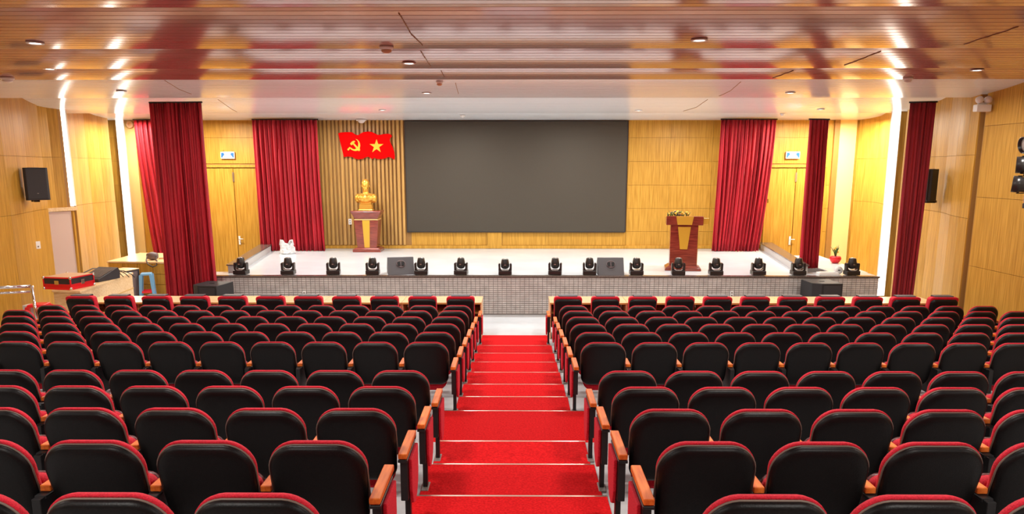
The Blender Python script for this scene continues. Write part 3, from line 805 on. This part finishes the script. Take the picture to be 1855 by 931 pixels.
wallspeaker((8.60, 15.80, 2.43), radians(-62), 'black speaker on the right wall half hidden by the dark red curtain', arm=.06)

# ================================================================= stage lamps on a pole at the right
sp = thing('spotlight_pole', 'vertical dark pole by the right wall carrying five stage spotlights', 'pole', (7.05, 10.0, 2.4))
MB().tube([(0, 0, 0), (0, 0, 2.05)], .024, 10).build('pipe', M['iron'], sp)
MB().box((.65, 0, .5), (1.3, .03, .04)).build('wall_arm', M['iron'], sp)
sz = [3.98, 3.70, 3.43, 3.165, 2.91]; tilt = [-38, -18, -8, 0, 4]
wh = ['topmost', 'second from the top', 'in the middle, its pale lens showing', 'fourth from the top', 'lowest']
for i, (z, a) in enumerate(zip(sz, tilt)):
    xo = [6.70, 6.66, 6.615, 6.58, 6.56][i]
    t = thing('spotlight', 'black cylindrical stage spotlight on the right pole, ' + wh[i], 'stage light', (xo + .09, 9.93, z), 0, 'spotlights on the right pole')
    R = Matrix.Rotation(radians(a), 3, 'Y') @ Matrix.Rotation(radians(-90), 3, 'Y')
    R = Matrix.Rotation(radians(-4 if i == 2 else -34), 3, 'Z') @ R
    MB().lathe([(.05, -.28), (.085, -.27), (.09, -.1), (.098, -.09), (.098, .0), (.108, .01), (.108, .10), (.10, .10), (.095, .03)], n=22, M=R).build('barrel', M['head'], t)
    MB().lathe([(.094, .03), (.094, .06), (.05, .075), (.01, .08)], n=20, M=R).build('lens', M['white'] if i == 2 else M['black'], t)
    MB().box((.0, 0, .112), (.10, .02, .012)).box((0, 0, -.112), (.10, .02, .012)).box((.03, .0, .125), (.02, .02, .04)).build('knob', M['iron'], t)
    MB().tube([(.0, .105, 0), (.12, .105, 0), (.19, .06, 0)], .012, 6).build('yoke', M['iron'], t)
t = thing('pipe_clamp', 'small brass-coloured clamp below the lowest spotlight on the right pole', 'clamp', (6.80, 9.97, 2.66))
MB().box((0, 0, .06), (.10, .08, .10)).build('jaw', M['casewood'], t, .01, 2)
MB().box((-.01, 0, -.03), (.09, .07, .07)).build('socket', M['caseblk'], t, .008, 2)

# emergency light
t = thing('emergency_light', 'white twin-head emergency lamp high on the right wall', 'light', (8.16, 13.45, 4.10))
MB().box((0, 0, .05), (.26, .12, .12)).build('battery_box', M['white'], t, .012, 2)
for s_ in (-1, 1):
    MB().lathe([(.02, .05), (.06, .03), (.065, -.02), (.05, -.03), (.01, -.02)], (s_ * .075, -.02, .19), 16, Matrix.Rotation(-pi / 2 - .3, 3, 'X') @ Matrix.Rotation(pi, 3, 'X')).build('lamp_head', M['white'], t)
MB().box((.0, .02, .125), (.14, .03, .05)).build('bracket', M['white'], t)

# ================================================================= left side: desk, counter, cases
t = thing('wooden_desk', 'pale wooden control desk by the left wall carrying case and mixer', 'desk', (0, 0, 0))
dk = [(-9.13, 14.25), (-8.50, 14.13), (-8.78, 16.7), (-9.40, 16.8)]
MB().prism(dk, .72, .76).build('desktop', M['pale'], t, .004, 1)
def inset(pts, k):
    c = Vector((sum(p[0] for p in pts) / len(pts), sum(p[1] for p in pts) / len(pts)))
    return [tuple(c + (Vector(p) - c) * k) for p in pts]
ii = inset(dk, .965)
def quadwall(mb, a, b, z0, z1, th=.02):
    a = Vector(a); b = Vector(b); d = (b - a).normalized(); n = Vector((-d.y, d.x)) * th
    return mb.prism([tuple(a), tuple(b), tuple(b + n), tuple(a + n)], z0, z1)
for a_, b_, nm in ((ii[0], ii[1], 'end_panel'), (ii[1], ii[2], 'side_panel'), (ii[2], ii[3], 'end_panel'), (ii[3], ii[0], 'side_panel')):
    quadwall(MB(), a_, b_, .0, .72).build(nm, M['pale'], t)
quadwall(MB(), (ii[1][0] + .012, ii[1][1]), (ii[2][0] + .012, ii[2][1]), .40, .42, .01).build('drawer_line', M['pale_edge'], t)

t = thing('wooden_counter', 'large pale plywood counter at the left under the light strip', 'counter', (0, 0, 0))
cn = [(-10.15, 18.10), (-8.55, 17.95), (-8.70, 19.75), (-10.25, 19.95)]
MB().prism(cn, .80, .84).build('countertop', M['pale'], t, .004, 1)
ci = inset(cn, .97)
for a_, b_ in zip(ci, ci[1:] + ci[:1]): quadwall(MB(), a_, b_, 0, .80).build('side_panel', M['wood'], t)
for k in range(4):
    for j in range(3):
        a = Vector(ci[0]) * (1 - (k + .03) / 4) + Vector(ci[1]) * (k + .03) / 4; b = Vector(ci[0]) * (1 - (k + .97) / 4) + Vector(ci[1]) * (k + .97) / 4
        off = Vector((0, -.022))
        quadwall(MB(), tuple(a + off), tuple(b + off), .02 + .26 * j, .27 + .26 * j, .02).build('plank', M['wood'], t)

def fcase(loc, rz, d, label):
    t = thing('flight_case', label, 'case', loc, rz)
    MB().box((0, 0, d[2] * .20), (d[0], d[1], d[2] * .38)).build('lower_shell', M['redpl'], t, .004, 1)
    MB().box((0, 0, d[2] * .65), (d[0], d[1], d[2] * .52)).build('upper_shell', M['caseblk'], t, .004, 1)
    MB().box((0, 0, d[2] * .95), (d[0] - .02, d[1] - .02, .02)).build('lid_panel', M['casewood'], t)
    mb = MB()
    for sx in (-1, 1):
        for sy in (-1, 1): mb.box((sx * d[0] / 2, sy * d[1] / 2, d[2] / 2), (.022, .022, d[2]))
        mb.box((sx * d[0] / 2, 0, d[2] * .93), (.022, d[1], .022)); mb.box((sx * d[0] / 2, 0, d[2] * .40), (.024, d[1], .018)); mb.box((sx * d[0] / 2, 0, .012), (.022, d[1], .022))
    for sy in (-1, 1):
        mb.box((0, sy * d[1] / 2, d[2] * .93), (d[0], .022, .022)); mb.box((0, sy * d[1] / 2, d[2] * .40), (d[0], .024, .018)); mb.box((0, sy * d[1] / 2, .012), (d[0], .022, .022))
    mb.build('red_edging', M['redpl'], t)
    mb = MB()
    for sx in (-1, 1):
        for sy in (-1, 1):
            for z in (.025, d[2] * .93): mb.ell((sx * d[0] / 2, sy * d[1] / 2, z), (.03, .03, .03), 8, 6)
    mb.build('ball_corner', M['chrome'], t)
    MB().box((0, -d[1] / 2 - .012, d[2] * .55), (.10, .012, .08)).build('latch', M['chrome'], t, .003, 1)
    MB().box((d[0] / 2 + .012, 0, d[2] * .5), (.012, .09, .09)).build('side_handle', M['chrome'], t, .003, 1)
fcase((-8.98, 14.60, .762), radians(-10), (.60, .62, .25), 'red-edged flight case on the near end of the wooden desk')
t = thing('mixing_console', 'black mixing console tilted on the desk behind the flight case', 'mixer', (-8.92, 15.60, .762), radians(-12))
MB().prism([(-.32, 0), (.30, 0), (.32, .16), (.26, .24), (-.32, .06)], -.24, .24, 'x').build('housing', M['caseblk'], t, .008, 2)
Rt = Matrix.Rotation(atan(.18 / .58), 3, 'X')
for k in range(9):
    MB().box((-.19 + .047 * k, -.05, .155), (.012, .40, .01), M=Rt).build('fader_strip', M['piping'], t)
MB().tube([(-.26, -.30, .02), (-.26, -.2, .15), (-.255, .1, .22), (-.255, .28, .2)], .012, 6).build('rim', M['speaker_gr'], t)
mb = MB()
for k in range(4):
    x = -.2 + .14 * k
    mb.tube([(x, .30, .16), (x + .03, .42, .20 - .02 * k), (x + .16, .48, .06), (x + .3, .40, .01)], .009, 6)
mb.build('cable', M['black'], t)
t = thing('equipment_rack', 'grey rack cabinet with black edges at the far end of the desk', 'rack', (-9.36, 17.35, 0), radians(-14))
MB().box((0, 0, .36), (.42, .5, .70)).build('cabinet', M['rackpl'], t, .004, 1)
mb = MB()
for sx in (-1, 1):
    for sy in (-1, 1): mb.box((sx * .21, sy * .25, .36), (.03, .03, .72))
    mb.box((sx * .21, 0, .71), (.03, .5, .03)); mb.box((sx * .21, 0, .015), (.03, .5, .03))
mb.box((0, -.25, .71), (.42, .03, .03)); mb.box((0, .25, .71), (.42, .03, .03))
mb.build('edging', M['caseblk'], t)
MB().box((0, 0, .735), (.46, .54, .02)).build('top_board', M['pale'], t, .004, 1)

def stool(loc, rz, h, w_, cols, label, tilt=0):
    t = thing('plastic_stool', label, 'stool', loc, rz)
    m1, m2 = cols
    st_ = MB()
    st_.loft([[(sx * a, sy * a, z) for sx, sy in ((-1, -1), (1, -1), (1, 1), (-1, 1))] for a, z in ((w_ * .42, h - .05), (w_ * .40, h - .01), (w_ * .37, h))], smooth=False)
    st_.build('seat', M[m1], t, .008, 2)
    for sx in (-1, 1):
        for sy in (-1, 1):
            MB().loft([[(sx * w_ * .5 + dx * .025, sy * w_ * .5 + dy * .025, 0) for dx, dy in ((-1, -1), (1, -1), (1, 1), (-1, 1))],
                       [(sx * w_ * .37 + dx * .035, sy * w_ * .37 + dy * .035, h - .04) for dx, dy in ((-1, -1), (1, -1), (1, 1), (-1, 1))]], smooth=False).build('leg', M[m1], t)
    mb = MB(); q = w_ * .46
    for sx in (-1, 1): mb.box((sx * q, 0, h * .28), (.02, q * 2, .05)); mb.box((0, sx * q, h * .28), (q * 2, .02, .05))
    mb.build('brace', M[m2], t)
stool((-8.95, 17.62, 0), radians(20), .62, .30, ('bluepl', 'redpl'), 'blue plastic stool with red brace in front of the wooden counter')
stool((-8.82, 13.35, 0), radians(10), .66, .36, ('redpl', 'redpl'), 'red plastic stool behind the left railing post')
t = thing('white_carton', 'small white carton beside the red stool at the left railing', 'box', (-9.05, 13.45, 0))
MB().box((0, 0, .31), (.16, .2, .62)).build('carton', M['bag'], t, .004, 1)
for o in t.children: pass

t = thing('shoulder_bag', 'small dark shoulder bag with hanging strap on the wooden counter', 'bag', (-9.12, 18.35, .842), radians(10))
rings = []
for j in range(7):
    v = j / 6; a = .14 * sqrt(max(1 - (2 * v - 1) ** 4, .05))
    rings.append([(a * cos(2 * pi * k / 16) * (1 + .08 * sin(3 * k)), a * .7 * sin(2 * pi * k / 16), .20 * v) for k in range(16)])
MB().loft(rings).build('pouch', M['rackpl'], t)
MB().tube([(-.1, -.10, .12), (-.06, -.32, .03), (.0, -.42, -.06), (.12, -.46, -.12), (.20, -.44, -.08), (.2, -.36, .02), (.13, -.2, .02), (.1, -.04, .1)], .014, 6).build('strap', M['caseblk'], t)
t = thing('cable_coil', 'loose coil of thin cable lying on the counter right of the bag', 'cable', (-8.92, 18.55, .842))
MB().tube([(.0 + .13 * cos(k / 2), .12 * sin(k / 2), .01 + .001 * k) for k in range(26)], .009, 6).build('coil', M['casewood'], t)

t = thing('handrail', 'chrome double handrail at the lower left before the desk', 'railing', (0, 0, 0))
MB().tube([(-11.2, 12.6, .98), (-9.5, 13.02, 1.0), (-8.78, 13.12, 1.02)], .028, 12).build('top_rail', M['chrome'], t)
MB().tube([(-11.2, 12.6, .88), (-9.5, 13.02, .90), (-8.80, 13.12, .92)], .020, 12).build('lower_rail', M['chrome'], t)
MB().tube([(-8.76, 13.12, 1.03), (-8.72, 13.12, .01)], .028, 12).build('post', M['chrome'], t)
MB().tube([(-9.45, 13.03, .99), (-9.45, 13.03, .01)], .024, 12).build('post', M['chrome'], t)

# ================================================================= ceiling fittings
def dome(u, v, r, label, m='piping'):
    Y = None
    # walk along the sight line until it meets the ceiling profile
    for k in range(400):
        y = 5 + k * .04; x, z = at_img(u, v, y)
        if z >= ceil_z(y): Y = y; break
    if Y is None: return
    t = thing('smoke_detector', label, 'detector', (x, Y, ceil_z(Y)), 0)
    MB().lathe([(r, -.0), (r, -.02), (r * .8, -.035)], n=20).build('base', M['white'], t)
    MB().lathe([(r * .75, -.03), (r * .7, -.055), (r * .35, -.07), (r * .05, -.072)], n=18).build('sensor', M[m], t)
dome(700, 84, .075, 'largest smoke detector on the ceiling, beige, above and left of the screen', 'casewood')
dome(796, 147, .06, 'brownish smoke detector on the ceiling above the left part of the screen', 'casewood')
dome(838, 208, .07, 'small white smoke detector on the ceiling close above the screen', 'white')
dome(1645, 140, .07, 'smoke detector on the ceiling in front of the right light strip', 'white')
dome(1418, 205, .07, 'small white smoke detector on the ceiling above the right exit sign', 'white')
dome(13, 140, .09, 'white smoke detector on the ceiling at the far left', 'white')
t = thing('dome_camera', 'white dome camera at the ceiling edge above the flag', 'camera', (-4.25, 20.7, 4.40))
MB().lathe([(.14, 0), (.14, -.03), (.11, -.03)], n=20).build('base', M['white'], t)
MB().ell((0, 0, -.03), (.1, .1, .07), 16, 8).build('dome', M['white'], t)
t = thing('wall_detector', 'round ring-shaped detector at the top of the left end wall', 'detector', (-10.68, 20.9, 4.28))
MB().lathe([(.03, 0), (.10, .0), (.10, -.04), (.085, -.06), (.06, -.06), (.055, -.03)], n=24, M=Matrix.Rotation(-pi / 2, 3, 'X')).build('ring', M['casewood'], t)

def downlight(x, y, label, group):
    z = ceil_z(y)
    t = thing('downlight', label, 'light', (x, y, z - .002), 0, group)
    MB().lathe([(.085, -.0), (.085, -.012), (.06, -.012), (.06, -.0)], n=20).build('trim_ring', M['white'], t)
    MB().lathe([(.058, -.001), (.058, -.006), (.01, -.006)], n=16).build('diffuser', M['lampglow'], t)
dl = [(-7.9, 19.6), (-7.5, 17.3), (-6.9, 13.3), (-6.4, 10.5), (-6.3, 9.2), (-6.2, 7.6), (-5.0, 8.0), (1.85, 7.9), (-1.35, 9.6), (7.1, 19.6), (6.9, 17.4), (6.3, 10.6), (6.0, 7.8), (-11.0, 13.6), (-10.2, 10.6), (-9.4, 11.6), (-1.6, 13.5), (4.8, 13.5), (2.8, 17.6), (-3.1, 17.5)]
wd = ['above the left exit sign, farthest', 'in front of the left exit sign', 'left side, third from the back', 'left side, fourth from the back', 'left side, fifth from the back', 'left side, nearest', 'between the left side and the largest smoke detector', 'right of centre, nearest', 'near the brownish smoke detector',
      'above the right exit sign, farthest', 'in front of the right exit sign', 'right side, third from the back', 'right side, nearest', 'over the left wall speaker', 'far left, nearest', 'far left, second nearest', 'left of centre in the pale bands', 'right of centre in the pale bands', 'above the right part of the screen', 'above the left part of the screen']
for (x, y), l in zip(dl, wd): downlight(x, y, 'small round recessed ceiling lamp, ' + l, 'recessed ceiling lamps')

def ceil_hit(u, v):
    for k in range(600):
        y = 5 + k * .03; x, z = at_img(u, v, y)
        if z >= ceil_z(y) - .004: return (x, y, ceil_z(y) - .004)
JT = [[(722, 22), (745, 62), (770, 86)], [(762, 92), (776, 114), (782, 122)], [(799, 128), (806, 143)], [(825, 150), (832, 175)],
      [(1845, 48), (1790, 66), (1735, 84)], [(1596, 92), (1560, 107), (1522, 121)], [(1438, 127), (1415, 136), (1396, 143)], [(1342, 148), (1322, 165), (1298, 176)], [(1282, 180), (1262, 194), (1232, 203)],
      [(298, 145), (325, 162), (352, 172)], [(395, 180), (420, 198), (432, 204)]]
for L_ in JT:
    pts = []
    for (a, b), (c, d) in zip(L_[:-1], L_[1:]):
        for k in range(5): 
            h = ceil_hit(a + (c - a) * k / 5, b + (d - b) * k / 5)
            if h: pts.append(h)
    if len(pts) > 1: MB().tube(pts, .005, 5).build('ceiling_joint', M['wood_base'], CE)
